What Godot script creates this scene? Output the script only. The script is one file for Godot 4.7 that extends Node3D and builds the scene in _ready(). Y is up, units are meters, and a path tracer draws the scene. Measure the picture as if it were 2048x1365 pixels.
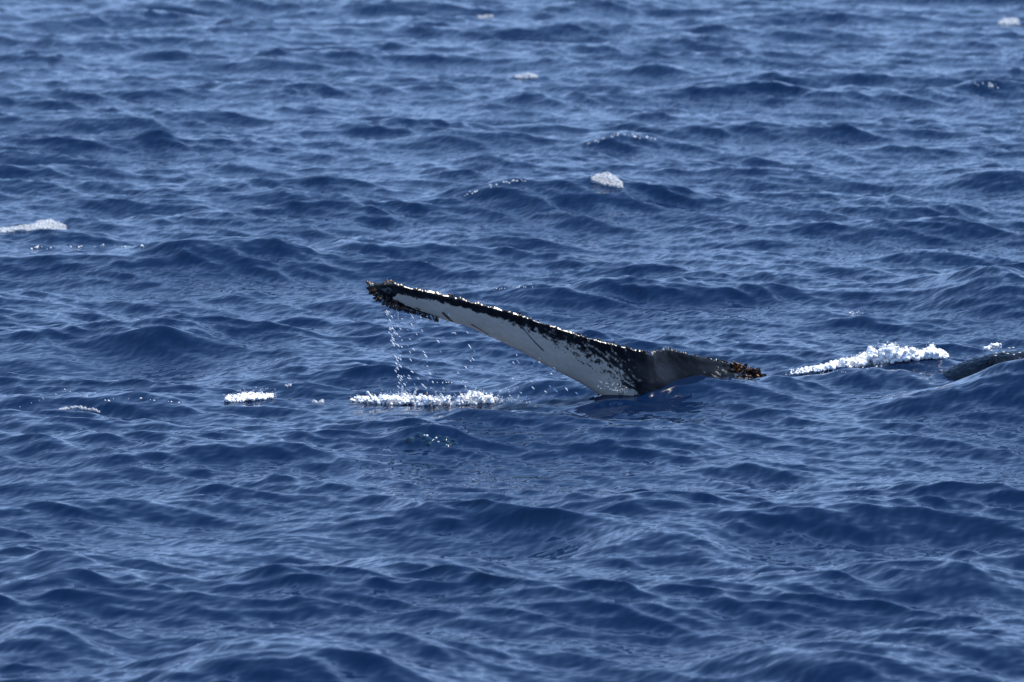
extends Node3D
# A whale's tail fluke lifting out of a choppy blue sea, seen through a long lens from the deck of a boat.

const CAM_H := 5.5
const PITCH := 7.26
const FOCAL := 10600.0          # focal length in units of a 2048 wide picture
const WHALE_D := 40.0           # metres from the lens to the fluke

var cam: Camera3D
var rng := RandomNumberGenerator.new()

# ---------------------------------------------------------------- sea state
class Tile:
	var n := 0
	var size := 1.0
	var c := 1.0
	var s := 0.0
	var ox := 0.0
	var oz := 0.0
	var v: PackedVector3Array
	func at(x: float, z: float) -> Vector3:
		var k := n / size
		var u := (c * x + s * z + ox) * k
		var w := (c * z - s * x + oz) * k
		var iu := floori(u)
		var iw := floori(w)
		var fu := u - iu
		var fw := w - iw
		var m := n - 1
		var a := iu & m
		var b := (iu + 1) & m
		var r0 := (iw & m) * n
		var r1 := ((iw + 1) & m) * n
		return v[r0 + a].lerp(v[r0 + b], fu).lerp(v[r1 + a].lerp(v[r1 + b], fu), fw)

var tile_a: Tile
var tile_b: Tile
var ripple_map: ImageTexture
const RIPPLE := 2.1
var mounds := []                 # [x, z, height, half length, front width, back width, cos, sin]

func fft_rows(re: PackedFloat32Array, im: PackedFloat32Array, n: int) -> Array:
	# inverse transform of every row
	var bits := int(round(log(n) / log(2.0)))
	var rev := PackedInt32Array()
	rev.resize(n)
	for i in n:
		var r := 0
		for b in bits:
			if i & (1 << b):
				r |= 1 << (bits - 1 - b)
		rev[i] = r
	var cs := PackedFloat32Array()
	var sn := PackedFloat32Array()
	for i in n / 2:
		cs.append(cos(TAU * i / n))
		sn.append(sin(TAU * i / n))
	var ar := PackedFloat32Array()
	var ai := PackedFloat32Array()
	ar.resize(n * n)
	ai.resize(n * n)
	for row in n:
		var o := row * n
		for i in n:
			ar[o + i] = re[o + rev[i]]
			ai[o + i] = im[o + rev[i]]
		var half := 1
		while half < n:
			var step := n / (half * 2)
			for j in half:
				var wr := cs[j * step]
				var wi := sn[j * step]
				var p := o + j
				while p < o + n:
					var q := p + half
					var tr := ar[q] * wr - ai[q] * wi
					var ti := ar[q] * wi + ai[q] * wr
					ar[q] = ar[p] - tr
					ai[q] = ai[p] - ti
					ar[p] += tr
					ai[p] += ti
					p += half * 2
			half *= 2
	return [ar, ai]

func flip(a: PackedFloat32Array, n: int) -> PackedFloat32Array:
	var r := PackedFloat32Array()
	r.resize(n * n)
	for y in n:
		for x in n:
			r[x * n + y] = a[y * n + x]
	return r

func fft2(re: PackedFloat32Array, im: PackedFloat32Array, n: int) -> Array:
	var a := fft_rows(re, im, n)
	a = fft_rows(flip(a[0], n), flip(a[1], n), n)
	return [flip(a[0], n), flip(a[1], n)]

# wave spectrum of one tile: waves between two wavelengths, running mostly along +z (towards the lens) turned by "wind"
func spectrum(n: int, size: float, longest: float, shortest: float, peak: float, wind: float, focus: float, sd: int, fall := -2.0) -> Array:
	var r := RandomNumberGenerator.new()
	r.seed = sd
	var gr := PackedFloat32Array()
	var gi := PackedFloat32Array()
	gr.resize(n * n)
	gi.resize(n * n)
	var kp := TAU / peak
	for y in n:
		for x in n:
			var kx := TAU / size * (x if x < n / 2 else x - n)
			var kz := TAU / size * (y if y < n / 2 else y - n)
			var k := sqrt(kx * kx + kz * kz)
			var a := r.randfn()
			var b := r.randfn()
			if k < TAU / longest or k > TAU / shortest:
				continue
			var d := absf(kx * sin(wind) + kz * cos(wind)) / k
			var amp := pow(k, fall) * exp(-0.6 * pow(kp / k, 3.0)) * sqrt(0.04 + pow(d, focus))
			gr[y * n + x] = a * amp
			gi[y * n + x] = b * amp
	var hr := PackedFloat32Array()
	var hi := PackedFloat32Array()
	hr.resize(n * n)
	hi.resize(n * n)
	for y in n:
		for x in n:
			var p := y * n + x
			var q := ((n - y) % n) * n + (n - x) % n
			hr[p] = gr[p] + gr[q]
			hi[p] = gi[p] - gi[q]
	return [hr, hi]

func make_tile(n: int, up: int, size: float, longest: float, shortest: float, peak: float, wind: float, focus: float, sd: int, sigma: float, chop: float, turn: float, fall := -2.0) -> Tile:
	var sp := spectrum(n, size, longest, shortest, peak, wind, focus, sd, fall)
	var hr: PackedFloat32Array = sp[0]
	var hi: PackedFloat32Array = sp[1]
	var pr := PackedFloat32Array()
	var pi := PackedFloat32Array()
	var qr := PackedFloat32Array()
	var qi := PackedFloat32Array()
	for a in [pr, pi, qr, qi]:
		pass
	pr.resize(n * n)
	pi.resize(n * n)
	qr.resize(n * n)
	qi.resize(n * n)
	for y in n:
		for x in n:
			var p := y * n + x
			var kx := float(x if x < n / 2 else x - n)
			var kz := float(y if y < n / 2 else y - n)
			var k := maxf(sqrt(kx * kx + kz * kz), 1e-6)
			# shift fields are i k/|k| h
			var xr := -kx / k * hi[p]
			var xi := kx / k * hr[p]
			pr[p] = hr[p] - xi
			pi[p] = hi[p] + xr
			qr[p] = -kz / k * hi[p]
			qi[p] = kz / k * hr[p]
	var f := fft2(pr, pi, n)
	var g := fft2(qr, qi, n)
	var h: PackedFloat32Array = f[0]
	var dx: PackedFloat32Array = f[1]
	var dz: PackedFloat32Array = g[0]
	var sum := 0.0
	for i in n * n:
		sum += h[i] * h[i]
	var m := sigma / sqrt(sum / (n * n))
	# smooth enlargement, with a wrapped border
	var pad := 4
	var w := n + 2 * pad
	var data := PackedFloat32Array()
	data.resize(w * w * 3)
	var o := 0
	for y in w:
		for x in w:
			var p := ((y - pad + n) % n) * n + (x - pad + n) % n
			data[o] = dx[p] * m * chop
			data[o + 1] = h[p] * m
			data[o + 2] = dz[p] * m * chop
			o += 3
	var img := Image.create_from_data(w, w, false, Image.FORMAT_RGBF, data.to_byte_array())
	img.resize(w * up, w * up, Image.INTERPOLATE_CUBIC)
	img = img.get_region(Rect2i(pad * up, pad * up, n * up, n * up))
	var t := Tile.new()
	t.n = n * up
	t.size = size
	t.c = cos(turn)
	t.s = sin(turn)
	t.v = img.get_data().to_vector3_array()
	return t

func make_ripples(n: int, size: float, longest: float, shortest: float, wind: float, sd: int, rms: float) -> ImageTexture:
	var sp := spectrum(n, size, longest, shortest, longest, wind, 1.2, sd)
	var hr: PackedFloat32Array = sp[0]
	var hi: PackedFloat32Array = sp[1]
	var pr := PackedFloat32Array()
	var pi := PackedFloat32Array()
	pr.resize(n * n)
	pi.resize(n * n)
	for y in n:
		for x in n:
			var p := y * n + x
			var kx := float(x if x < n / 2 else x - n)
			var kz := float(y if y < n / 2 else y - n)
			pr[p] = -kx * hi[p] - kz * hr[p]
			pi[p] = kx * hr[p] - kz * hi[p]
	var f := fft2(pr, pi, n)
	var sx: PackedFloat32Array = f[0]
	var sz: PackedFloat32Array = f[1]
	var sum := 0.0
	for i in n * n:
		sum += sx[i] * sx[i] + sz[i] * sz[i]
	var m := rms / sqrt(sum / (n * n))
	var img := Image.create(n, n, false, Image.FORMAT_RGB8)
	for y in n:
		for x in n:
			var p := y * n + x
			var v := Vector3(-sx[p] * m, -sz[p] * m, 1.0).normalized() * 0.5 + Vector3(0.5, 0.5, 0.5)
			img.set_pixel(x, y, Color(v.x, v.y, v.z))
	return ImageTexture.create_from_image(img)

# how rough the big random waves run: calmer round the whale, where the single waves are laid out one by one
func calm(x: float, z: float) -> float:
	var a := (x - 0.9) / 3.6
	var b := (z + 39.5) / 2.6
	return 1.0 - 0.55 * exp(-(a * a * a * a + b * b))

func swell(x: float, z: float) -> float:
	var y := 0.0
	for m in mounds:
		var ex: float = x - m[0]
		var ez: float = z - m[1]
		var v: float = ex * m[7] - ez * m[6]     # + is away from the lens
		var w: float = m[5] if v > 0.0 else m[4]
		if absf(v) > 2.6 * w:
			continue
		var u: float = ex * m[6] + ez * m[7]
		if absf(u) > 2.4 * m[3]:
			continue
		y += m[2] * exp(-(u * u) / (m[3] * m[3]) - (v * v) / (w * w))
	return y

func moved(x: float, z: float) -> Vector3:
	var a := tile_a.at(x, z) * calm(x, z)
	var b := tile_b.at(x, z)
	# small waves ride higher on the crests than in the troughs
	var p := a + b * clampf(1.0 + a.y * 4.0, 0.55, 1.6)
	p.y += swell(x, z)
	return p

# only the laid-out waves that reach within a few metres of a place
func near_mounds(x: float, z: float, reach: float) -> Array:
	return mounds.filter(func(q): return Vector2(q[0] - x, q[1] - z).length() < reach + 2.4 * maxf(q[3], maxf(q[4], q[5])))

func sea_height(x: float, z: float) -> float:
	var p := Vector3.ZERO
	for i in 3:
		p = moved(x - p.x, z - p.z)
	return p.y

# ---------------------------------------------------------------- places in the world
func point(px: float, py: float, depth: float) -> Vector3:
	return cam.transform * (Vector3((px - 1024.0) / FOCAL, -(py - 682.5) / FOCAL, -1.0) * depth)

func on_plane(px: float, py: float, y: float) -> Vector3:
	var d := point(px, py, 1.0) - cam.position
	return cam.position + d * ((y - CAM_H) / d.y)

# the first place where the sight line through that spot meets the sea
func on_sea(px: float, py: float) -> Vector3:
	var d := (point(px, py, 1.0) - cam.position)
	var t := (0.45 - CAM_H) / d.y
	for i in 2000:
		var p := cam.position + d * t
		if p.y <= sea_height(p.x, p.z):
			var t0 := t / 1.005
			for k in 5:
				var mid := (t0 + t) / 2.0
				p = cam.position + d * mid
				if p.y <= sea_height(p.x, p.z):
					t = mid
				else:
					t0 = mid
			return cam.position + d * t
		t *= 1.005
	return cam.position + d * t

# distance along the lens axis of the sea at a spot of the picture
func sea_depth(px: float, py: float) -> float:
	return (on_sea(px, py) - cam.position).dot(-cam.basis.z)

func add_mound(px: float, py: float, half_px: float, face_px: float, front := 0.27, back := 0.17, turn := 0.0) -> void:
	var q := on_plane(px, py, 0.0)
	var scale := FOCAL / -q.z
	var a := 0.9 * face_px / scale
	q = on_plane(px, py, a * 0.8)
	mounds.append([q.x, q.z, a, half_px / scale, 0.86 * a / front, 0.86 * a / back, cos(turn), sin(turn)])

# ---------------------------------------------------------------- building helpers
func tag(o: Node, label: String, category: String, group := "", kind := "") -> Node:
	o.set_meta("label", label)
	if category:
		o.set_meta("category", category)
	if group:
		o.set_meta("group", group)
	if kind:
		o.set_meta("kind", kind)
	return o

var taken := {}
func numbered(called: String) -> String:
	taken[called] = taken.get(called, -1) + 1
	return called if taken[called] == 0 else "%s_%03d" % [called, taken[called]]

func thing(called: String, at: Vector3) -> Node3D:
	var o := Node3D.new()
	o.name = numbered(called)
	o.position = at
	add_child(o)
	return o

func put(called: String, mesh: Mesh, m: Material, parent: Node, at := Vector3.ZERO) -> MeshInstance3D:
	var o := MeshInstance3D.new()
	o.mesh = mesh
	o.material_override = m
	o.position = at
	if parent == self:
		o.name = numbered(called)
		add_child(o)
	else:
		o.name = called
		parent.add_child(o, true)
	return o

func plain(color: Color, rough: float, spec := 0.5) -> StandardMaterial3D:
	var m := StandardMaterial3D.new()
	m.albedo_color = color.linear_to_srgb()
	m.roughness = rough
	m.metallic_specular = spec
	return m

# surface nets over blobs [centre, radius]; the mesh stands round "origin"
func blob_mesh(blobs: Array, cell: float, origin: Vector3, froth := 0.012, level := 0.13) -> ArrayMesh:
	var lo := Vector3.INF
	var hi := -Vector3.INF
	for b in blobs:
		var e: Vector3 = Vector3.ONE * (b[1] * 1.7 + cell * 2.0)
		lo = lo.min(b[0] - e)
		hi = hi.max(b[0] + e)
	var nx := int((hi.x - lo.x) / cell) + 2
	var ny := int((hi.y - lo.y) / cell) + 2
	var nz := int((hi.z - lo.z) / cell) + 2
	var f := PackedFloat32Array()
	f.resize(nx * ny * nz)
	var seen := PackedByteArray()
	seen.resize(nx * ny * nz)
	var touched := PackedInt32Array()
	for b in blobs:
		var c: Vector3 = (b[0] - lo) / cell
		var r: float = b[1] * 1.6 / cell
		var rr := r * r
		for k in range(maxi(0, ceili(c.z - r) - 1), mini(nz - 2, floori(c.z + r)) + 1):
			for j in range(maxi(0, ceili(c.y - r) - 1), mini(ny - 2, floori(c.y + r)) + 1):
				var e := (j - c.y) * (j - c.y) + (k - c.z) * (k - c.z)
				for i in range(maxi(0, ceili(c.x - r) - 1), mini(nx - 2, floori(c.x + r)) + 1):
					var o := (k * ny + j) * nx + i
					if seen[o] == 0:
						seen[o] = 1
						touched.append(o)
					var d := ((i - c.x) * (i - c.x) + e) / rr
					if d < 1.0:
						f[o] += (1.0 - d) * (1.0 - d)
	var id := {}
	var verts := PackedVector3Array()
	var sx := 1
	var sy := nx
	var sz := nx * ny
	var corner := [0, sx, sy, sx + sy, sz, sx + sz, sy + sz, sx + sy + sz]
	var edges := [[0, 1], [2, 3], [4, 5], [6, 7], [0, 2], [1, 3], [4, 6], [5, 7], [0, 4], [1, 5], [2, 6], [3, 7]]
	for o in touched:
		var inside := 0
		for q in corner:
			if f[o + q] > level:
				inside += 1
		if inside == 0 or inside == 8:
			continue
		var s := Vector3.ZERO
		var n := 0
		for e in edges:
			var fa := f[o + corner[e[0]]]
			var fb := f[o + corner[e[1]]]
			if (fa > level) != (fb > level):
				var t := (level - fa) / (fb - fa)
				var pa := Vector3(e[0] & 1, (e[0] >> 1) & 1, e[0] >> 2)
				var pb := Vector3(e[1] & 1, (e[1] >> 1) & 1, e[1] >> 2)
				s += pa.lerp(pb, t)
				n += 1
		id[o] = verts.size()
		verts.append(lo + (Vector3(o % nx, (o / nx) % ny, o / sz) + s / n) * cell - origin)
	var idx := PackedInt32Array()
	for o in id:
		for axis in 3:
			var st: int = [sx, sy, sz][axis]
			var a: int = [sy, sz, sx][axis]
			var b: int = [sz, sx, sy][axis]
			var v0: bool = f[o] > level
			if v0 == (f[o + st] > level):
				continue
			if not (id.has(o - a) and id.has(o - b) and id.has(o - a - b)):
				continue
			var q := [id[o], id[o - a], id[o - a - b], id[o - b]]
			if v0:
				idx.append_array([q[0], q[2], q[1], q[0], q[3], q[2]])
			else:
				idx.append_array([q[0], q[1], q[2], q[0], q[2], q[3]])
	var arr := []
	arr.resize(Mesh.ARRAY_MAX)
	arr[Mesh.ARRAY_VERTEX] = verts
	arr[Mesh.ARRAY_INDEX] = idx
	var raw := ArrayMesh.new()
	raw.add_surface_from_arrays(Mesh.PRIMITIVE_TRIANGLES, arr)
	var tool := SurfaceTool.new()
	tool.create_from(raw, 0)
	tool.generate_normals()
	if froth <= 0.0:
		return tool.commit()
	# froth: push the skin in and out
	var fine := FastNoiseLite.new()
	fine.frequency = 1.0
	fine.fractal_octaves = 3
	arr = tool.commit().surface_get_arrays(0)
	verts = arr[Mesh.ARRAY_VERTEX]
	var nn: PackedVector3Array = arr[Mesh.ARRAY_NORMAL]
	for i in verts.size():
		var p := verts[i] * (0.35 / froth)
		verts[i] += nn[i] * fine.get_noise_3dv(p) * froth * 1.5 + Vector3(fine.get_noise_3dv(p + Vector3(9, 0, 0)), 0, fine.get_noise_3dv(p + Vector3(0, 9, 0))) * froth
	arr[Mesh.ARRAY_VERTEX] = verts
	raw = ArrayMesh.new()
	raw.add_surface_from_arrays(Mesh.PRIMITIVE_TRIANGLES, arr)
	tool = SurfaceTool.new()
	tool.create_from(raw, 0)
	tool.generate_normals()
	return tool.commit()

# value of a polyline [[x, y], ...] at x
func line_at(line: Array, x: float) -> float:
	for i in line.size() - 1:
		if x <= line[i + 1][0]:
			return lerpf(line[i][1], line[i + 1][1], clampf((x - line[i][0]) / (line[i + 1][0] - line[i][0]), 0.0, 1.0))
	return line[-1][1]

# white water standing on the sea along the line "bottom", as high as the line "top", "thick" metres deep
func splash_blobs(n: int, x0: float, x1: float, top: Array, bottom: Array, thick: float, r0: float, r1: float, gaps := 0.0, spread := 1.0) -> Array:
	var out := []
	var feet := []
	var every := mounds
	var mid := on_plane((x0 + x1) / 2.0, line_at(bottom, (x0 + x1) / 2.0), 0.1)
	mounds = near_mounds(mid.x, mid.z, 1.6)
	for i in 41:
		var x := lerpf(x0, x1, i / 40.0)
		feet.append(on_sea(x, line_at(bottom, x)))
	var noise := FastNoiseLite.new()
	noise.seed = n
	noise.frequency = 0.06
	var tries := 0
	while out.size() < n and tries < n * 20:
		tries += 1
		var x := rng.randf_range(x0, x1)
		var high := line_at(bottom, x) - line_at(top, x)
		if rng.randf() > clampf(high / 18.0, 0.12, 1.0):
			continue
		var t := rng.randf() * rng.randf_range(0.6, 1.0) * spread
		if gaps > 0.0 and noise.get_noise_2d(x, t * 30.0) < -0.35 + gaps * rng.randf():
			continue
		var u := (x - x0) / (x1 - x0) * 40.0
		var k := mini(int(u), 39)
		var foot: Vector3 = feet[k].lerp(feet[k + 1], u - k)
		var r := lerpf(r0, r1, pow(rng.randf(), 2.0) * clampf(high / 16.0, 0.15, 1.0))
		var q := foot - Vector3(0, 0, thick * rng.randf() * (0.4 + 0.6 * t))
		var lift := t * high * foot.distance_to(cam.position) / FOCAL
		var lie := sea_height(q.x, q.z) if t < 0.35 else foot.y
		out.append([Vector3(q.x, maxf(lie, foot.y - 0.05) + lift + r * (0.3 - 0.9 * t), q.z), r])
	mounds = every
	return out

func build_splash(label: String, blobs: Array, shell: Array, cell: float, froth: float, foam: Material, mist: Material) -> void:
	var o: Vector3 = blobs[0][0]
	var t := thing("splash", o)
	tag(t, label, "splash")
	put("foam", blob_mesh(blobs, cell, o, froth), foam, t).set_meta("kind", "stuff")
	put("spray", blob_mesh(shell, cell * 0.75, o, froth * 0.6), mist, t).set_meta("kind", "stuff")

# ---------------------------------------------------------------- the sea
func build_sea(m: Material) -> void:
	var ang := PackedFloat32Array()
	var side := PackedFloat32Array()
	var a := 7.6
	var st := 0.25
	while a < 178.0:
		a += st
		st *= 1.2
		side.append(minf(a, 179.0))
	for i in side.size():
		ang.append(-side[side.size() - 1 - i])
	var nf := 720
	for i in nf + 1:
		ang.append(lerpf(-7.6, 7.6, i / float(nf)))
	ang.append_array(side)
	var rad := PackedFloat32Array()
	for i in 24:
		rad.append(0.5 * pow(20.0 / 0.5, i / 24.0))
	var nr := 1740
	var p0 := pow(20.0, -0.4)
	var p1 := pow(240.0, -0.4)
	for i in nr + 1:
		rad.append(pow(lerpf(p0, p1, i / float(nr)), -1.0 / 0.4))
	for i in range(1, 37):
		rad.append(240.0 * pow(30000.0 / 240.0, i / 36.0))
	var nc := ang.size()
	var rows := rad.size()
	var cs := PackedFloat32Array()
	var sn := PackedFloat32Array()
	for x in ang:
		cs.append(cos(deg_to_rad(x)))
		sn.append(sin(deg_to_rad(x)))
	var pos := PackedVector3Array()
	var nor := PackedVector3Array()
	var uv := PackedVector2Array()
	pos.resize(nc * rows)
	nor.resize(nc * rows)
	uv.resize(nc * rows)
	var all := mounds
	var ut := Vector2(cos(0.3), sin(0.3)) / RIPPLE
	for j in rows:
		var r := rad[j]
		var fade := 1.0 - smoothstep(240.0, 900.0, r)
		mounds = all.filter(func(q): return absf(Vector2(q[0], q[1]).length() - r) < 2.7 * maxf(q[4], q[5]) + q[3] * 2.4 * absf(q[7]) + 0.6)
		for i in nc:
			var x := r * sn[i]
			var z := -r * cs[i]
			var k := j * nc + i
			var p := Vector3(x, 0.0, z)
			if fade > 0.0:
				p += moved(x, z) * fade
			pos[k] = p
			uv[k] = Vector2(ut.x * x - ut.y * z, ut.y * x + ut.x * z)
	mounds = all
	for j in rows:
		for i in nc:
			var k := j * nc + i
			var e := pos[k + 1 if i < nc - 1 else k] - pos[k - 1 if i > 0 else k]
			var d := pos[k + nc if j < rows - 1 else k] - pos[k - nc if j > 0 else k]
			nor[k] = e.cross(d).normalized()
	var idx := PackedInt32Array()
	idx.resize((nc - 1) * (rows - 1) * 6)
	var o := 0
	for j in rows - 1:
		for i in nc - 1:
			var k := j * nc + i
			idx[o] = k
			idx[o + 1] = k + nc
			idx[o + 2] = k + nc + 1
			idx[o + 3] = k
			idx[o + 4] = k + nc + 1
			idx[o + 5] = k + 1
			o += 6
	var arr := []
	arr.resize(Mesh.ARRAY_MAX)
	arr[Mesh.ARRAY_VERTEX] = pos
	arr[Mesh.ARRAY_NORMAL] = nor
	arr[Mesh.ARRAY_TEX_UV] = uv
	arr[Mesh.ARRAY_INDEX] = idx
	var mesh := ArrayMesh.new()
	mesh.add_surface_from_arrays(Mesh.PRIMITIVE_TRIANGLES, arr)
	tag(put("sea", mesh, m, self), "choppy deep blue sea filling the whole view", "sea", "", "structure")

# ---------------------------------------------------------------- the fluke
# stations from the left tip over the notch to the right tip:
# [along, trailing edge x, y, nearer by, leading edge x, y, nearer by, thickness]
const STATIONS := [
	[0.00, 735, 566, 0.50, 737, 570, 0.49, 0.012],
	[0.03, 757, 566, 0.50, 752, 590, 0.46, 0.035],
	[0.07, 785, 565, 0.49, 777, 605, 0.42, 0.045],
	[0.13, 830, 576, 0.46, 812, 617, 0.38, 0.045],
	[0.22, 890, 589, 0.42, 868, 634, 0.33, 0.05],
	[0.33, 965, 608, 0.37, 940, 656, 0.26, 0.055],
	[0.45, 1045, 631, 0.31, 1015, 690, 0.18, 0.065],
	[0.58, 1125, 658, 0.26, 1100, 735, 0.10, 0.08],
	[0.70, 1190, 678, 0.22, 1175, 775, 0.02, 0.10],
	[0.82, 1250, 693, 0.19, 1235, 818, -0.05, 0.14],
	[0.91, 1285, 702, 0.17, 1268, 845, -0.10, 0.20],
	[1.00, 1304, 709, 0.09, 1305, 880, -0.26, 0.20],
	[1.05, 1312, 702, 0.03, 1340, 875, -0.36, 0.22],
	[1.12, 1335, 698, -0.07, 1378, 855, -0.42, 0.14],
	[1.25, 1376, 706, -0.20, 1424, 822, -0.50, 0.10],
	[1.40, 1422, 717, -0.36, 1466, 797, -0.58, 0.08],
	[1.55, 1468, 727, -0.52, 1502, 785, -0.66, 0.06],
	[1.70, 1497, 735, -0.66, 1522, 778, -0.76, 0.05],
	[1.85, 1518, 746, -0.78, 1540, 774, -0.81, 0.04],
	[2.00, 1545, 772, -0.90, 1550, 776, -0.91, 0.012],
]

func station(s: float) -> Array:
	var n := STATIONS.size()
	var i := 0
	while i < n - 2 and s > STATIONS[i + 1][0]:
		i += 1
	var a: Array = STATIONS[maxi(i - 1, 0)]
	var b: Array = STATIONS[i]
	var c: Array = STATIONS[i + 1]
	var d: Array = STATIONS[mini(i + 2, n - 1)]
	var t: float = clampf((s - b[0]) / (c[0] - b[0]), 0.0, 1.0)
	var out := [s]
	for k in range(1, 8):
		# slopes by finite difference, so that uneven steps stay smooth
		var mb: float = (c[k] - a[k]) / maxf(c[0] - a[0], 1e-6) * (c[0] - b[0])
		var mc: float = (d[k] - b[k]) / maxf(d[0] - b[0], 1e-6) * (c[0] - b[0])
		var t2 := t * t
		var t3 := t2 * t
		out.append((2 * t3 - 3 * t2 + 1) * b[k] + (t3 - 2 * t2 + t) * mb + (-2 * t3 + 3 * t2) * c[k] + (t3 - t2) * mc)
	return out

# ragged trailing edge: how far the rim stands out (in metres) at a station
var rim_noise := FastNoiseLite.new()
func ragged(s: float) -> float:
	var w := s * 19.0 + 1.3 * rim_noise.get_noise_1d(s * 900.0)
	var saw := w - floorf(w) - 0.5
	var k := 0.006 + 0.02 * absf(rim_noise.get_noise_1d(floorf(w) * 131.0 + 7.0))
	var nick := exp(-saw * saw / (0.008 if saw > 0.0 else 0.03)) * k
	return nick * smoothstep(0.0, 0.05, s) * (1.0 - smoothstep(0.97, 1.0, s) * (1.0 - smoothstep(1.0, 1.06, s))) + 0.0012 * rim_noise.get_noise_1d(s * 1600.0)

func chord_of(q: Array) -> float:
	return Vector2(q[1] - q[4], q[2] - q[5]).length() / 265.0

func fluke_mesh(at: Vector3) -> ArrayMesh:
	var half := 22
	var ring := half * 2
	var along := PackedFloat32Array()
	for i in 430:
		along.append(2.0 * pow(i / 429.0, 1.0))
	var pos := PackedVector3Array()
	var uv := PackedVector2Array()
	for s in along:
		var q := station(s)
		var q2 := station(minf(s + 0.01, 2.0))
		var q1 := station(maxf(s - 0.01, 0.0))
		var t := point(q[1], q[2], WHALE_D - q[3])
		t.y -= minf(0.017, chord_of(q) * 0.3)
		var l := point(q[4], q[5], WHALE_D - q[6])
		var span := (point(q2[1], q2[2], WHALE_D - q2[3]) + point(q2[4], q2[5], WHALE_D - q2[6])) - (point(q1[1], q1[2], WHALE_D - q1[3]) + point(q1[4], q1[5], WHALE_D - q1[6]))
		var chord := t - l
		var n := span.cross(chord).normalized()      # towards the lens on the ventral side
		if n.z < 0.0:
			n = -n
		var tooth := chord.normalized() * ragged(s)
		var bevel := minf(0.026, chord.length() * 0.5) * clampf(0.62 + 1.1 * rim_noise.get_noise_1d(s * 420.0 + 31.0), 0.12, 1.0)
		var back := (point(q2[1], q2[2], WHALE_D - q2[3]) - point(q1[1], q1[2], WHALE_D - q1[3])).normalized().cross(Vector3(0.275, 0.73, 0.62)).normalized()
		if back.z > 0.0:
			back = -back
		var rim := minf(0.019, chord.length() * 0.2)
		for k in ring + 1:
			# around the section: v 0 at the trailing edge, 1 at the leading edge
			var turn := TAU * k / ring
			var v := (1.0 - cos(turn)) / 2.0
			var front := sin(turn)
			var body: float = q[7] * sqrt(maxf(v * (1.0 - v), 0.0)) * (0.35 + 0.65 * v) * 1.1 * smoothstep(-0.12, 0.4, v)
			var th := sqrt(body * body + rim * rim * (1.0 - v) * (0.03 if front > 0.0 else 1.0)) if front != 0.0 else 0.0
			th *= clampf(absf(front) * 2.2, 0.0, 1.0)
			var off := th * signf(front) * (1.0 if front > 0 else 0.8)
			var p := t.lerp(l, v) + n * off
			var down := k / 3.0 if front >= 0.0 else v * chord.length() / 0.010
			if front >= 0.0 and k <= 3:
				# the rim is cut off to a narrow face that looks up and slants away
				p = t + back * bevel * (1.0 - down)
			elif front < 0.0:
				p += back * bevel * maxf(0.0, 1.0 - down * 0.3)
			pos.append(p + tooth * maxf(0.0, 1.0 - v * chord.length() / 0.04) - at)
			uv.append(Vector2(s / 2.0, v * 0.94 if front >= 0.0 else 0.99))
	var idx := PackedInt32Array()
	for i in along.size() - 1:
		for k in ring:
			var a := i * (ring + 1) + k
			var b := a + ring + 1
			idx.append_array([a, b, b + 1, a, b + 1, a + 1])
	# normals: smooth along and across, sharp at the back edge of the rim
	var nor := PackedVector3Array()
	nor.resize(pos.size())
	for f in range(0, idx.size(), 3):
		var c := (pos[idx[f + 2]] - pos[idx[f]]).cross(pos[idx[f + 1]] - pos[idx[f]])
		for e in 3:
			nor[idx[f + e]] += c
	var out := 1.0 if nor[200 * (ring + 1) + half / 2].z > 0.0 else -1.0
	for i in nor.size():
		nor[i] = nor[i].normalized() * out
	if out < 0.0:
		for f in range(0, idx.size(), 3):
			var e := idx[f]
			idx[f] = idx[f + 1]
			idx[f + 1] = e
	var arr := []
	arr.resize(Mesh.ARRAY_MAX)
	arr[Mesh.ARRAY_VERTEX] = pos
	arr[Mesh.ARRAY_NORMAL] = nor
	arr[Mesh.ARRAY_TEX_UV] = uv
	arr[Mesh.ARRAY_INDEX] = idx
	var mesh := ArrayMesh.new()
	mesh.add_surface_from_arrays(Mesh.PRIMITIVE_TRIANGLES, arr)
	return mesh

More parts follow.
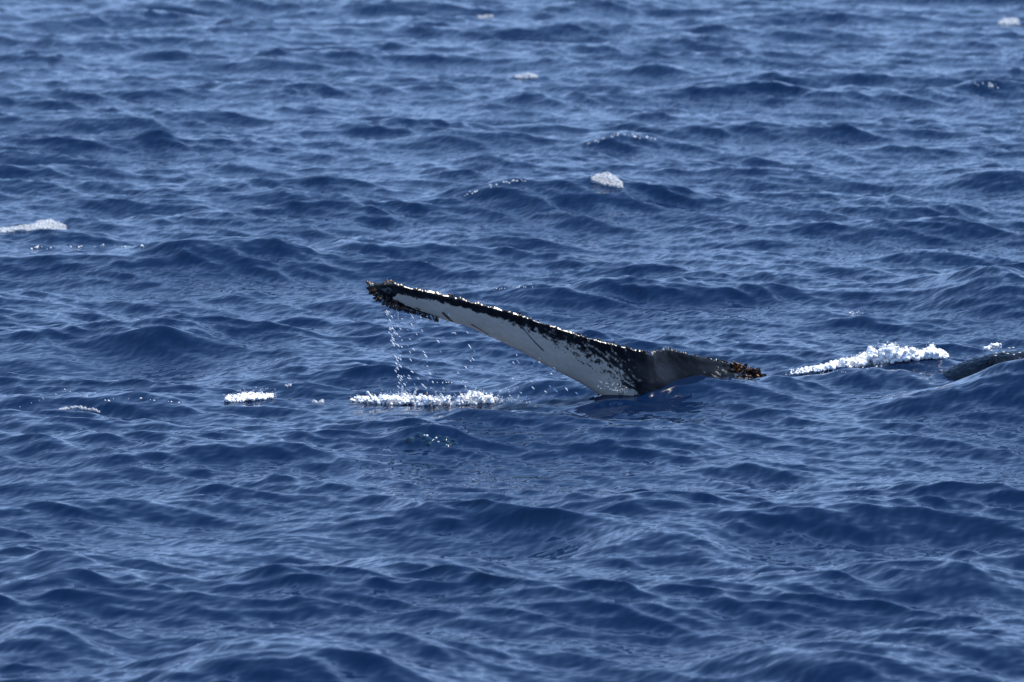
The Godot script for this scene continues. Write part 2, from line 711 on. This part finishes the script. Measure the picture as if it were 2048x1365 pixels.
func fluke_skin() -> StandardMaterial3D:
	var w := 2000
	var h := 220
	var img := Image.create(w, h, false, Image.FORMAT_RGB8)
	var streak := FastNoiseLite.new()
	streak.seed = 5
	streak.frequency = 0.06
	streak.fractal_octaves = 4
	var grain := FastNoiseLite.new()
	grain.seed = 8
	grain.frequency = 0.11
	var blot := FastNoiseLite.new()
	blot.seed = 21
	blot.frequency = 0.012
	var scars := [[886, 622, 904, 641, 2.6], [943, 645, 976, 666, 1.3], [1046, 651, 1068, 677, 1.0], [1068, 677, 1087, 696, 1.3], [832, 613, 839, 616, 1.6]]
	for i in w:
		var s := 2.0 * (i + 0.5) / w
		var q := station(s)
		var chord := Vector2(q[1] - q[4], q[2] - q[5]).length()
		# width of the dark rim, in the same units as the chord, and how far its speckles reach below it
		var band := line_at([[0.0, 60], [0.06, 40], [0.09, 15], [0.2, 13], [0.4, 15], [0.5, 17], [0.6, 20], [0.7, 27], [0.8, 40], [0.88, 72], [0.95, 140], [1.0, 300], [1.12, 240], [1.2, 110], [1.3, 58], [1.4, 36], [1.6, 26], [1.75, 30], [1.8, 100], [2.0, 100]], s)
		var reach := line_at([[0.0, 2], [0.1, 2.5], [0.35, 2.5], [0.45, 6], [0.55, 12], [0.65, 20], [0.75, 30], [0.9, 45], [1.1, 40], [1.3, 24], [1.6, 12], [2.0, 8]], s)
		for j in h:
			var v := minf((j + 0.5) / h / 0.94, 1.0)
			var x := lerpf(q[1], q[4], v)
			var y := lerpf(q[2], q[5], v)
			# streaks run outwards and down
			var a := x * 0.82 + y * 0.57
			var b := -x * 0.57 + y * 0.82
			var st := streak.get_noise_2d(a * 0.6, b * 1.7)
			var depth := v * chord + 4.0 * grain.get_noise_2d(x * 0.7, y)
			var dark := smoothstep(-0.34, 0.34, (band - depth) / reach * 0.5 + st * 0.8 + 0.45 * grain.get_noise_2d(x * 1.3, y * 1.3))
			if depth > band + reach * 1.7:
				dark = 0.0
			# leading edge of the outer lobe is dark too
			var lead := line_at([[0.0, 50], [0.08, 14], [0.13, 8], [0.2, 5], [0.24, 0.5], [1.0, 0.0], [1.5, 0], [1.65, 14], [2.0, 60]], s)
			if (1.0 - v) * chord < lead + 3.0 * grain.get_noise_2d(x, y + 50.0) and lead > 0.6:
				dark = 1.0
			for c in scars:
				var p := Vector2(x, y)
				var cl := Geometry2D.get_closest_point_to_segment(p, Vector2(c[0], c[1]), Vector2(c[2], c[3]))
				dark = maxf(dark, 0.8 * (1.0 - smoothstep(c[4] * 0.5, c[4] * 1.2, p.distance_to(cl))))
			var pale := 0.74 + 0.05 * blot.get_noise_2d(x, y * 2.0) + 0.04 * st + 0.03 * grain.get_noise_2d(x * 2.0, y * 2.0)
			var white := Color(pale * 1.05, pale * 0.99, pale * 0.91)
			var black := Color(0.045, 0.045, 0.05).lerp(Color(0.13, 0.13, 0.14), clampf(0.25 + 1.2 * blot.get_noise_2d(x * 3.0 + 500.0, y * 3.0) + 1.3 * streak.get_noise_2d(a * 0.5 + 900.0, b * 2.2), 0.0, 1.0))
			# a ring-shaped scar near the tip
			var ringd := absf(Vector2((x - 775.0), (y - 577.0) * 1.2).length() - 6.0)
			var c2 := white.lerp(black, clampf(dark, 0.0, 1.0))
			c2 = c2.lerp(Color(0.42, 0.42, 0.41), 0.75 * (1.0 - smoothstep(0.8, 3.2, ringd)) * smoothstep(-0.25, 0.2, grain.get_noise_2d(x * 0.8, y * 0.8) + (0.2 if x > 775 else 0.0)))
			c2 = c2.lerp(Color(0.42, 0.43, 0.42), 0.8 * (1.0 - smoothstep(0.5, 1.0, Vector2((x - 769) / 7.0, (y - 575) / 3.0).length() + 0.5 * grain.get_noise_2d(x * 2.0, y * 2.0))))
			if v > 0.997:
				c2 = black
			img.set_pixel(i, j, c2)
		for j in range(h - 6, h):
			img.set_pixel(i, j, Color(0.09, 0.09, 0.095))
	var m := StandardMaterial3D.new()
	m.albedo_texture = ImageTexture.create_from_image(img)
	m.roughness = 0.3
	m.metallic_specular = 0.5
	return m

func barnacle_mesh(sd: int) -> ArrayMesh:
	# a short stalk that swells into a pointed head
	var r := RandomNumberGenerator.new()
	r.seed = sd
	var tool := SurfaceTool.new()
	tool.begin(Mesh.PRIMITIVE_TRIANGLES)
	var prof := [[0.0, 0.22], [0.35, 0.2], [0.6, 0.42], [0.8, 0.36], [1.0, 0.06]]
	var seg := 7
	var bend := Vector3(r.randf_range(-0.25, 0.25), 0, r.randf_range(-0.25, 0.25))
	for i in prof.size():
		for k in seg:
			var a := TAU * k / seg
			var rr: float = prof[i][1] * r.randf_range(0.85, 1.15)
			tool.add_vertex(Vector3(cos(a) * rr, prof[i][0], sin(a) * rr * 0.8) + bend * prof[i][0] * prof[i][0])
	for i in prof.size() - 1:
		for k in seg:
			var a := i * seg + k
			var b := i * seg + (k + 1) % seg
			for q in [a, b, b + seg, a, b + seg, a + seg]:
				tool.add_index(q)
	tool.generate_normals()
	return tool.commit()

func basis_along(d: Vector3) -> Basis:
	var y := d.normalized()
	var x := y.cross(Vector3(0.3, 0.1, 1.0)).normalized()
	return Basis(x, y, x.cross(y))

func build_whale() -> void:
	var at := point(1305, 800, WHALE_D)
	var whale := thing("whale", at)
	tag(whale, "whale lifting its tail fluke, white underside with black ragged rim, out of the sea", "whale")
	put("fluke", fluke_mesh(at), fluke_skin(), whale)
	var kinds := []
	for i in 4:
		kinds.append(barnacle_mesh(i + 3))
	var brown := [plain(Color(0.010, 0.006, 0.005), 0.45), plain(Color(0.022, 0.010, 0.005), 0.45), plain(Color(0.008, 0.006, 0.006), 0.4), plain(Color(0.045, 0.016, 0.007), 0.45)]
	var amber := [plain(Color(0.21, 0.075, 0.012), 0.35), plain(Color(0.40, 0.26, 0.10), 0.4)]
	var pale := plain(Color(0.62, 0.58, 0.48), 0.5)
	# the crust under the left tip: along the leading edge
	for i in 170:
		var s := 0.235 * pow(rng.randf(), 0.95)
		var q := station(s)
		var over := rng.randf_range(-0.02, 0.03) if s > 0.1 else rng.randf_range(-0.05, 0.03)
		var l := point(q[4], q[5], WHALE_D - q[6])
		var t := point(q[1], q[2], WHALE_D - q[3])
		var up := (t - l).normalized()
		var b := put("barnacle", kinds[i % 4], brown[rng.randi() % 4 if rng.randf() < 0.8 else 3], whale, l + up * maxf(-over, -0.005) + Vector3(0, 0, rng.randf_range(0.005, 0.03)) - at)
		var size := rng.randf_range(0.020, 0.038) * (1.0 if s < 0.12 else 0.75)
		b.basis = basis_along(-up + Vector3(rng.randf_range(-0.6, 0.6), rng.randf_range(-0.3, 0.3), rng.randf_range(0.0, 1.0))).scaled(Vector3.ONE * size)
	# knobs along the trailing edge
	for i in 26:
		var s := rng.randf_range(0.0, 0.97) if i < 18 else rng.randf_range(1.1, 1.55)
		var q := station(s)
		var l := point(q[4], q[5], WHALE_D - q[6])
		var t := point(q[1], q[2], WHALE_D - q[3])
		var up := (t - l).normalized()
		var b := put("barnacle", kinds[i % 4], brown[2 if i % 3 else 0], whale, t + up * (ragged(s) - 0.006) + Vector3(0, 0, 0.006) - at)
		b.basis = basis_along(up + Vector3(-0.9, 0, rng.randf_range(-0.3, 0.5))).scaled(Vector3.ONE * rng.randf_range(0.014, 0.026))
	# amber and pale ones at the top of the left tip
	for c in [[768, 566, 0], [776, 562, 0], [781, 563, 1], [786, 565, 0], [774, 565, 1], [738, 568, 2], [742, 571, 2], [736, 566, 1], [746, 569, 2]]:
		var b := put("barnacle", kinds[c[2]], pale if c[2] == 2 else amber[c[2]], whale, point(c[0], c[1] + 3, WHALE_D - 0.515) - at)
		b.basis = basis_along(Vector3(rng.randf_range(-0.8, 0.4), 1, 0.2)).scaled(Vector3.ONE * 0.024)
	# the crust on the sinking right tip
	for i in 84:
		var s := 1.5 + 0.42 * pow(rng.randf(), 0.9)
		var q := station(s)
		var v := pow(rng.randf(), 1.6) * 0.75
		var p := point(lerpf(q[1], q[4], v), lerpf(q[2], q[5], v) + 2.0, WHALE_D - lerpf(q[3], q[6], v) - 0.02)
		var orange := rng.randf() < 0.26 and s < 1.8
		var b := put("barnacle", kinds[i % 4], amber[0] if orange else brown[rng.randi() % 4], whale, p - at)
		b.basis = basis_along(Vector3(rng.randf_range(-0.7, 0.7), rng.randf_range(0.2, 1.0), rng.randf_range(0.2, 1.0))).scaled(Vector3.ONE * rng.randf_range(0.022, 0.046))

# ---------------------------------------------------------------- go
func _ready() -> void:
	rng.seed = 11
	rim_noise.seed = 4
	rim_noise.frequency = 0.05
	cam = Camera3D.new()
	cam.name = "camera"
	cam.position = Vector3(0, CAM_H, 0)
	cam.rotation_degrees = Vector3(-PITCH, 0, 0)
	cam.fov = rad_to_deg(2.0 * atan(682.5 / FOCAL))
	cam.near = 0.5
	cam.far = 40000.0
	var lens := CameraAttributesPhysical.new()
	lens.frustum_focal_length = 12.0 * FOCAL / 682.5
	lens.frustum_focus_distance = WHALE_D - 0.2
	lens.frustum_near = 0.5
	lens.frustum_far = 40000.0
	lens.exposure_aperture = 3.6
	cam.attributes = lens
	add_child(cam)

	var env := Environment.new()
	env.background_mode = Environment.BG_SKY
	var sm := ProceduralSkyMaterial.new()
	sm.sky_top_color = Color(0.09, 0.21, 0.455).linear_to_srgb()
	sm.sky_horizon_color = Color(0.325, 0.49, 0.82).linear_to_srgb()
	sm.sky_curve = 0.3
	sm.sky_energy_multiplier = 1.05
	sm.ground_horizon_color = Color(0.30, 0.40, 0.55).linear_to_srgb()
	sm.ground_bottom_color = Color(0.02, 0.05, 0.12).linear_to_srgb()
	sm.sun_angle_max = 12.0
	var sky := Sky.new()
	sky.sky_material = sm
	env.sky = sky
	env.tonemap_mode = Environment.TONE_MAPPER_LINEAR
	env.tonemap_exposure = 1.45
	env.sdfgi_enabled = true
	env.ssao_enabled = true
	env.ssil_enabled = true
	var we := WorldEnvironment.new()
	we.name = "world"
	we.environment = env
	add_child(we)

	var sun := DirectionalLight3D.new()
	sun.name = "sun"
	sun.light_energy = 1.3
	sun.light_color = Color(1.0, 0.97, 0.92)
	sun.light_angular_distance = 0.5
	sun.shadow_enabled = true
	sun.rotation_degrees = Vector3(-66, 110, 0)   # high, to the right and slightly beyond the whale
	add_child(sun)

	# ---- the sea
	tile_a = make_tile(256, 4, 37.0, 30.0, 1.0, 4.8, 0.12, 3.0, 3, 0.052, 0.85, 0.1, -2.25)
	tile_b = make_tile(256, 2, 7.7, 1.0, 0.16, 3.0, -0.15, 3.0, 9, 0.0140, 0.9, 0.3, -1.7)
	ripple_map = make_ripples(256, RIPPLE, 0.22, 0.05, 0.3, 17, 0.055)
	# single waves where the photograph shows them: crest x, y, half length, height of the face
	for c in [[1090, 370, 210, 60], [1010, 322, 150, 26], [930, 272, 150, 22], [1245, 272, 90, 26], [560, 122, 80, 18], [290, 112, 60, 12], [1150, 135, 120, 16], [1330, 137, 70, 14],
			[1500, 178, 90, 18], [1700, 172, 80, 16], [1980, 170, 80, 18], [490, 312, 70, 18], [50, 342, 110, 22], [1060, 228, 110, 18], [350, 504, 190, 42], [60, 308, 80, 14],
			[900, 502, 200, 26], [1990, 345, 130, 34], [1850, 495, 120, 22], [1985, 566, 110, 54], [1350, 582, 120, 14], [320, 668, 110, 38], [90, 690, 150, 34], [90, 796, 150, 26],
			[300, 800, 110, 28], [1110, 772, 150, 24], [960, 840, 200, 26], [1280, 860, 190, 30], [860, 878, 70, 22], [1290, 1048, 190, 54], [660, 1296, 330, 100], [80, 1262, 140, 50],
			[1650, 1310, 260, 62], [1900, 1292, 200, 40], [120, 1152, 130, 42], [1720, 1030, 170, 28], [1950, 1150, 160, 40], [1530, 470, 150, 16], [620, 640, 140, 20], [1700, 630, 90, 18],
			[1520, 420, 170, 22], [700, 370, 140, 14], [200, 240, 110, 14], [1800, 260, 130, 14], [430, 900, 190, 24], [250, 1000, 200, 26], [900, 1120, 200, 28], [520, 1080, 140, 22]]:
		add_mound(c[0], c[1], c[2], c[3])
	add_mound(1425, 759, 180, 46, 0.34, 0.5)      # the wave that hides the foot of the fluke
	add_mound(1532, 763, 90, 26, 0.34, 0.5)
	add_mound(1240, 800, 80, 20, 0.34, 0.4)
	add_mound(1690, 744, 150, 34, 0.4, 0.5)       # the dark ridge below the large splash
	add_mound(1850, 722, 90, 26, 0.4, 0.5)
	add_mound(2030, 746, 200, 84, 0.38, 0.5)
	add_mound(520, 806, 90, 18, 0.4, 0.4)
	var water := plain(Color(0.0020, 0.0108, 0.041), 0.07, 0.37)
	water.normal_enabled = true
	water.normal_texture = ripple_map
	water.normal_scale = 1.0
	build_sea(water)

	build_whale()

	# ---- white water
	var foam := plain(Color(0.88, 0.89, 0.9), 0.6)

	var mist := plain(Color(0.82, 0.85, 0.88), 0.5)
	mist.transparency = BaseMaterial3D.TRANSPARENCY_ALPHA
	mist.albedo_color.a = 0.34
	var lace := plain(Color(0.82, 0.85, 0.87), 0.5)
	lace.transparency = BaseMaterial3D.TRANSPARENCY_ALPHA
	lace.albedo_color.a = 0.38
	var top := [[1570, 749], [1640, 737], [1690, 720], [1738, 710], [1743, 693], [1752, 700], [1768, 691], [1780, 687], [1796, 687], [1803, 697], [1815, 693], [1845, 706], [1862, 695], [1870, 691], [1877, 703], [1888, 702], [1902, 715]]
	var low := [[1570, 753], [1640, 745], [1700, 737], [1760, 729], [1850, 720], [1902, 717]]
	var blobs := splash_blobs(1900, 1582, 1898, top, low, 0.26, 0.005, 0.018, 0.0, 0.9)
	var shell := splash_blobs(1300, 1572, 1905, top, low, 0.34, 0.003, 0.009, 0.2, 1.05)
	build_splash("large bright white splash heaped on the wave right of the fluke", blobs, shell, 0.0055, 0.003, foam, mist)

	top = [[700, 798], [745, 794], [800, 792], [870, 795], [918, 795], [932, 787], [945, 778], [960, 786], [985, 795], [1020, 802]]
	low = [[700, 805], [760, 810], [840, 813], [920, 811], [1020, 807]]
	blobs = splash_blobs(620, 701, 860, top, low, 0.22, 0.004, 0.013, 0.9)
	blobs.append_array(splash_blobs(120, 850, 925, top, low, 0.2, 0.004, 0.009, 1.1))
	blobs.append_array(splash_blobs(260, 915, 990, top, low, 0.2, 0.004, 0.012, 0.6))
	shell = splash_blobs(900, 696, 1030, top, low, 0.3, 0.003, 0.008, 0.8, 1.05)
	for c in [803, 827]:
		for k in 9:
			shell.append([point(c + k * 0.3 + rng.randf_range(-2, 2) + (0.5 * k if c > 820 else 0.0), 794 - k * 2.2, 39.9 + rng.randf_range(-0.05, 0.05)), 0.0075 - k * 0.0003])
	for c in [[735, 786, 10], [737, 789, 9], [740, 792, 8], [742, 796, 9]]:
		blobs.append([point(c[0], c[1], 39.9), c[2] * 0.001])
	for i in 120:
		var x := rng.randf_range(755, 1060)
		shell.append([point(x, 806 - 30 * pow(rng.randf(), 2.0), 39.9 + rng.randf_range(-0.3, 0.3)), rng.randf_range(0.003, 0.0065)])
	build_splash("long ragged white splash below the left half of the fluke", blobs, shell, 0.0055, 0.004, foam, mist)

	top = [[446, 800], [455, 796], [470, 794], [490, 796], [503, 793], [516, 793], [530, 794], [546, 793]]
	low = [[446, 807], [490, 804], [546, 799]]
	blobs = splash_blobs(260, 448, 544, top, low, 0.3, 0.006, 0.018)
	shell = splash_blobs(160, 442, 550, top, low, 0.5, 0.003, 0.009, 0.3, 1.3)
	build_splash("short low heap of white foam at the left end of the splash line", blobs, shell, 0.0055, 0.005, foam, mist)
	var o: Vector3

	# thin spray where the white lobe meets the water
	blobs = []
	for i in 46:
		var u := rng.randf()
		blobs.append([point(1196 + 62 * u + rng.randf_range(-4, 4), lerpf(776, 786, u) - 20 * pow(rng.randf(), 1.8) * (1.0 - 0.5 * u), 39.72 + rng.randf_range(-0.06, 0.06)), rng.randf_range(0.002, 0.0045)])
	o = point(1225, 780, 39.72)
	tag(put("spray", blob_mesh(blobs, 0.0035, o, 0.002), mist, self, o), "fine grey spray where the white lobe meets the water", "spray")

	var beads := []  # white lumps modelled in place of sun glints on the waves
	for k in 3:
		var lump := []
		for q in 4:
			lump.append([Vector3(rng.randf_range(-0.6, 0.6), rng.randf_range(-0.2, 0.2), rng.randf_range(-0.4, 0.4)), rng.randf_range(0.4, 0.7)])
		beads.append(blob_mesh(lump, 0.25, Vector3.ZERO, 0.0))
	# small breaking crests and white beads shaped as sun glints, lying on the sea
	for c in [
		["whitecap", "pale whitecap at the left edge with its frothy right end highest", "whitecap", 300, 0, 130, [[0, 460], [60, 452], [80, 444], [100, 442], [130, 455]], [[0, 467], [60, 462], [130, 461]], 0.010, 0.030],
		["whitecap", "small round whitecap breaking beside the big dark crest above the fluke", "whitecap", 170, 1184, 1244, [[1184, 360], [1195, 352], [1215, 346], [1230, 356], [1244, 368]], [[1184, 364], [1205, 371], [1244, 377]], 0.010, 0.034],
		["whitecap", "small bright whitecap in the top right corner", "whitecap", 60, 2000, 2036, [[2000, 46], [2012, 40], [2036, 40]], [[2000, 50], [2036, 52]], 0.02, 0.05],
		["whitecap", "faint pinkish streak of foam in the upper middle of the sea", "whitecap", 40, 1030, 1076, [[1030, 152], [1060, 148], [1076, 153]], [[1030, 157], [1076, 156]], 0.012, 0.03],
		["whitecap", "faintest foam fleck at the top middle, furthest from the whale", "whitecap", 22, 955, 985, [[955, 33], [985, 31]], [[955, 37], [985, 36]], 0.012, 0.034],
		["foam_streak", "thin white foam streak in the dark hollow at the lower left", "foam", 90, 118, 200, [[118, 819], [150, 815], [175, 817], [200, 824]], [[118, 822], [150, 818], [175, 822], [200, 827]], 0.004, 0.010],
		["foam_fleck", "single white fleck of foam between the two left splashes", "foam", 14, 628, 644, [[628, 805], [636, 802], [644, 805]], [[628, 808], [644, 808]], 0.006, 0.014],
		["foam_fleck", "tiny white foam tip on the dark crest left of the long splash", "foam", 10, 571, 582, [[571, 772], [576, 769], [582, 770]], [[571, 775], [582, 774]], 0.005, 0.012],
		["glint_bead_row", "row of white beads modelled as sun glints along the dark crest in the upper right middle", "glints", 26, 1160, 1312, [[1160, 292], [1230, 268], [1260, 266], [1312, 278]], [[1160, 295], [1230, 274], [1260, 274], [1312, 284]], 0.006, 0.014],
		["glint_bead_row", "scattered white beads modelled as sun glints on the left shoulder of the big dark crest", "glints", 22, 930, 1062, [[930, 388], [965, 374], [1000, 366], [1062, 356]], [[930, 393], [965, 381], [1000, 371], [1062, 362]], 0.006, 0.013],
		["glint_bead_row", "fine line of white beads modelled as glints on the sea just above the fluke", "glints", 26, 985, 1072, [[985, 580], [1030, 573], [1072, 573]], [[985, 582], [1030, 577], [1072, 577]], 0.003, 0.007],
		["glint_bead_row", "tiny white beads modelled as glints on a small dark crest above the right splash", "glints", 10, 1692, 1726, [[1692, 628], [1710, 623], [1726, 623]], [[1692, 631], [1726, 628]], 0.004, 0.009],
		["glint_bead_row", "little white beads modelled as glints on the dark crest near the right edge, high up", "glints", 10, 1950, 2000, [[1950, 166], [1980, 164], [2000, 170]], [[1950, 172], [2000, 178]], 0.008, 0.018],
		["glint_bead_row", "white beads modelled as glints on the dark crest below the left edge whitecap", "glints", 18, 60, 285, [[60, 496], [110, 490], [285, 492]], [[60, 500], [120, 500], [285, 497]], 0.005, 0.014],
		["glint_bead_row", "white beads modelled as glints on the dark wave face just behind the long splash", "glints", 18, 863, 938, [[863, 765], [900, 762], [938, 763]], [[863, 768], [938, 767]], 0.003, 0.007],
		["glint_bead_row", "white beads modelled as bright glints on the glassy bubbling patch in front of the long splash", "glints", 9, 838, 880, [[838, 872], [880, 874]], [[838, 878], [880, 886]], 0.004, 0.010],
		["glint_bead_row", "pair of glints modelled as white beads on the wave just below the fluke's foot", "glints", 5, 1190, 1202, [[1190, 794], [1202, 791]], [[1190, 796], [1202, 793]], 0.005, 0.008],
		["glint_bead_row", "white beads modelled as pale glints, sprinkled on the dark ridge under the large splash", "glints", 22, 1640, 1770, [[1640, 745], [1680, 741], [1770, 730]], [[1640, 752], [1680, 748], [1770, 734]], 0.003, 0.007],
		["glint_bead_row", "white beads modelled as glints on the two dark humps at the lower left", "glints", 24, 20, 360, [[20, 822], [130, 776], [200, 800], [290, 795], [360, 806]], [[20, 828], [130, 782], [200, 806], [290, 801], [360, 810]], 0.003, 0.008],
	]:
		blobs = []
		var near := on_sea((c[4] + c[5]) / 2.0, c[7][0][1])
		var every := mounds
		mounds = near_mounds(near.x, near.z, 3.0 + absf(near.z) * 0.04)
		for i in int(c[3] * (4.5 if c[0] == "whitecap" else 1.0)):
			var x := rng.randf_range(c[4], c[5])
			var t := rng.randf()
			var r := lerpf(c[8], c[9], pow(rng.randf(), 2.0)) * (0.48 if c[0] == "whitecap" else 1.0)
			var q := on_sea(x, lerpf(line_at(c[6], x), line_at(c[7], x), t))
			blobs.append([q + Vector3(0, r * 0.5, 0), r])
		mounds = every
		if c[0] == "glint_bead_row":
			var row := thing("glint_bead_row", near)
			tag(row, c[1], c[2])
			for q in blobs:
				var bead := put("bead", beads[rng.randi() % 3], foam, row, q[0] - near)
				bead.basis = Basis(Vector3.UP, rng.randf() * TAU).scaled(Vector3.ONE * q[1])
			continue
		tag(put(c[0], blob_mesh(blobs, maxf(c[8] * 0.5, 0.003), near, c[8] * 0.7), foam if c[0] == "glint_bead_row" else lace, self, near), c[1], c[2])

	# bubbling patch in front of the long splash
	var bubbly := plain(Color(0.008, 0.028, 0.06), 0.06, 0.4)
	blobs = []
	for i in 50:
		var x := rng.randf_range(815, 915)
		var q := on_sea(x, lerpf(line_at([[800, 878], [840, 870], [870, 870], [925, 884]], x), line_at([[800, 882], [870, 892], [925, 890]], x), rng.randf()))
		blobs.append([q - Vector3(0, 0.014, 0), lerpf(0.011, 0.028, pow(rng.randf(), 2.0))])
	o = on_sea(860, 886)
	tag(put("bubble_patch", blob_mesh(blobs, 0.007, o, 0.003), bubbly, self, o), "glassy patch of bubbles on the sea in front of the long splash", "bubbles")

	# ---- the low dark back at the right edge
	var hide := plain(Color(0.003, 0.006, 0.014), 0.2, 0.37)
	blobs = []
	o = point(2110, 760, 41.2)
	for i in 46:
		var px := lerpf(1885, 2400, (i + 0.5) / 46.0)
		var crest := line_at([[1880, 748], [1915, 724], [1945, 714], [1970, 704], [1985, 697], [2010, 693], [2060, 694], [2200, 704], [2400, 745]], px)
		var r := 0.24
		blobs.append([point(px, crest + r * 1.36 * 258.0, 41.2), r])
	var back := thing("whale", o)
	tag(back, "low dark wet back breaking the surface at the right edge beyond the large splash", "whale")
	put("body", blob_mesh(blobs, 0.02, o, 0.007, 1.0), hide, back)
	var spot := plain(Color(0.5, 0.5, 0.48), 0.5)
	var dot := SphereMesh.new()
	dot.radius = 0.011
	dot.height = 0.012
	dot.radial_segments = 10
	dot.rings = 5
	for c in [[1983, 702], [1993, 707], [1992, 712], [2008, 705], [2019, 697], [2028, 710], [2040, 706], [2016, 708], [2027, 696]]:
		var far := 40.6
		for k in 70:
			far += 0.01
			var p := point(c[0], c[1], far)
			var f := 0.0
			for b in blobs:
				var d: float = p.distance_squared_to(b[0]) / (b[1] * b[1] * 2.56)
				if d < 1.0:
					f += (1.0 - d) * (1.0 - d)
			if f > 1.0:
				break
		put("pale_spot", dot, spot, back, point(c[0], c[1], far - 0.004) - o)
	blobs = []
	for i in 40:
		var x := rng.randf_range(1970, 2002)
		blobs.append([point(x, line_at([[1970, 699], [1985, 693], [2002, 692]], x) + rng.randf_range(-3, 4), 41.05 + rng.randf_range(-0.06, 0.06)), rng.randf_range(0.005, 0.012)])
	o = point(1985, 695, 40.36)
	tag(put("foam_fleck", blob_mesh(blobs, 0.005, o, 0.004), foam, self, o), "small bright foam tuft washing over the dark back at right edge", "foam")

	# ---- water falling from the fluke
	var water_drop := SphereMesh.new()
	water_drop.radius = 1.0
	water_drop.height = 2.0
	water_drop.radial_segments = 8
	water_drop.rings = 5
	var wet := plain(Color(0.9, 0.92, 0.95), 0.25)  # white base colour stands in for the sun glint on each drop
	var falling := []
	for c in [[80, 40, 2], [100, 112, 3], [208, 195, 1], [148, 225, 2], [152, 243, 2], [135, 312, 2], [132, 340, 2], [138, 365, 2], [185, 368, 3], [220, 380, 2], [343, 408, 2], [595, 327, 3], [620, 430, 2], [467, 477, 4],
			[918, 378, 3], [965, 424, 1], [900, 497, 1], [952, 508, 2], [312, 514, 2], [160, 487, 3], [205, 470, 1], [165, 555, 3], [180, 603, 3], [328, 638, 3], [247, 680, 2], [512, 655, 2], [880, 594, 3], [1367, 545, 2],
			[1413, 530, 3], [1570, 530, 2], [1635, 500, 1], [1632, 540, 2], [1785, 598, 2], [1776, 628, 2], [1754, 657, 2], [1360, 708, 2], [1555, 735, 1], [1410, 795, 3], [1567, 803, 2], [1742, 785, 2], [1695, 840, 2],
			[1800, 828, 3], [1910, 815, 3], [540, 742, 2], [437, 772, 3], [295, 825, 3], [650, 803, 1], [875, 788, 2], [270, 745, 1], [190, 850, 1], [460, 130, 1], [325, 155, 2], [385, 178, 1], [285, 208, 1],
			[770, 240, 1], [430, 215, 1], [410, 310, 1], [480, 530, 1], [485, 580, 1], [1625, 615, 1], [1400, 465, 1], [2015, 855, 2], [60, 30, 1], [96, 240, 1], [120, 262, 1], [200, 275, 1], [90, 235, 1], [1350, 910, 1], [1330, 880, 1], [1500, 890, 1], [1440, 850, 1]]:
		falling.append([760 + c[0] * 0.1953, 620 + c[1] * 0.1953, c[2]])
	for i in 40:
		var f := rng.randf()
		falling.append([lerpf(779, 806, f) + rng.randf_range(-9, 9), lerpf(618, 790, f), 1 + rng.randi() % 2])
	for i in 34:
		falling.append([rng.randf_range(772, 806) + rng.randf() * rng.randf() * 200.0, rng.randf_range(628, 780), 1])
	var first: MeshInstance3D
	for c in falling:
		var d: MeshInstance3D
		if first == null:
			d = put("water_drop", water_drop, wet, self)
			first = d
		else:
			d = first.duplicate()
			d.name = numbered("water_drop")
			add_child(d)
		if c[0] < 818:
			tag(d, "bright drop of seawater in the thin stream falling below the barnacled left tip", "drop", "drops falling below the left tip")
		elif c[0] < 1000:
			tag(d, "bright drop of seawater in the air between the fluke and the long splash", "drop", "drops above the long splash")
		else:
			tag(d, "bright drop of seawater under the white lobe, left of the fluke's foot", "drop", "drops beside the foot of the fluke")
		var w: float = 0.0023 + 0.0010 * c[2]
		d.transform = Transform3D(Basis(Vector3.BACK, rng.randf_range(0.55, 0.95)) * Basis.from_scale(Vector3(w, w * rng.randf_range(2.2, 4.0), w)), point(c[0], c[1], WHALE_D - 0.3 + rng.randf_range(-0.15, 0.15)))
	var odd := put("water_drop", water_drop, plain(Color(0.85, 0.3, 0.08), 0.3), self, point(854, 789, 39.5))  # the orange glint is put into the colour of this drop
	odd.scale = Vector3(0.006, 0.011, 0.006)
	tag(odd, "drop with a painted orange glint just above the middle of the long splash", "drop")
	# strands still running off the crusted edge
	for c in [[794, 608, 796, 642, 0.006, "thin strand of water hanging under the barnacled left tip"], [861, 632, 868, 645, 0.006, "short water strand at the right end of the left tip's crust"]]:
		blobs = []
		for k in 26:
			blobs.append([point(lerpf(c[0], c[2], k / 25.0) + rng.randf_range(-1, 1), lerpf(c[1], c[3], k / 25.0), WHALE_D - 0.36), c[4] * (1.0 - 0.6 * k / 25.0)])
		o = point(c[0], c[1], WHALE_D - 0.36)
		var clear := plain(Color(0.55, 0.65, 0.78), 0.15)
		clear.transparency = BaseMaterial3D.TRANSPARENCY_ALPHA
		clear.albedo_color.a = 0.45
		tag(put("water_strand", blob_mesh(blobs, 0.003, o, 0.0), clear, self, o), c[5], "water")
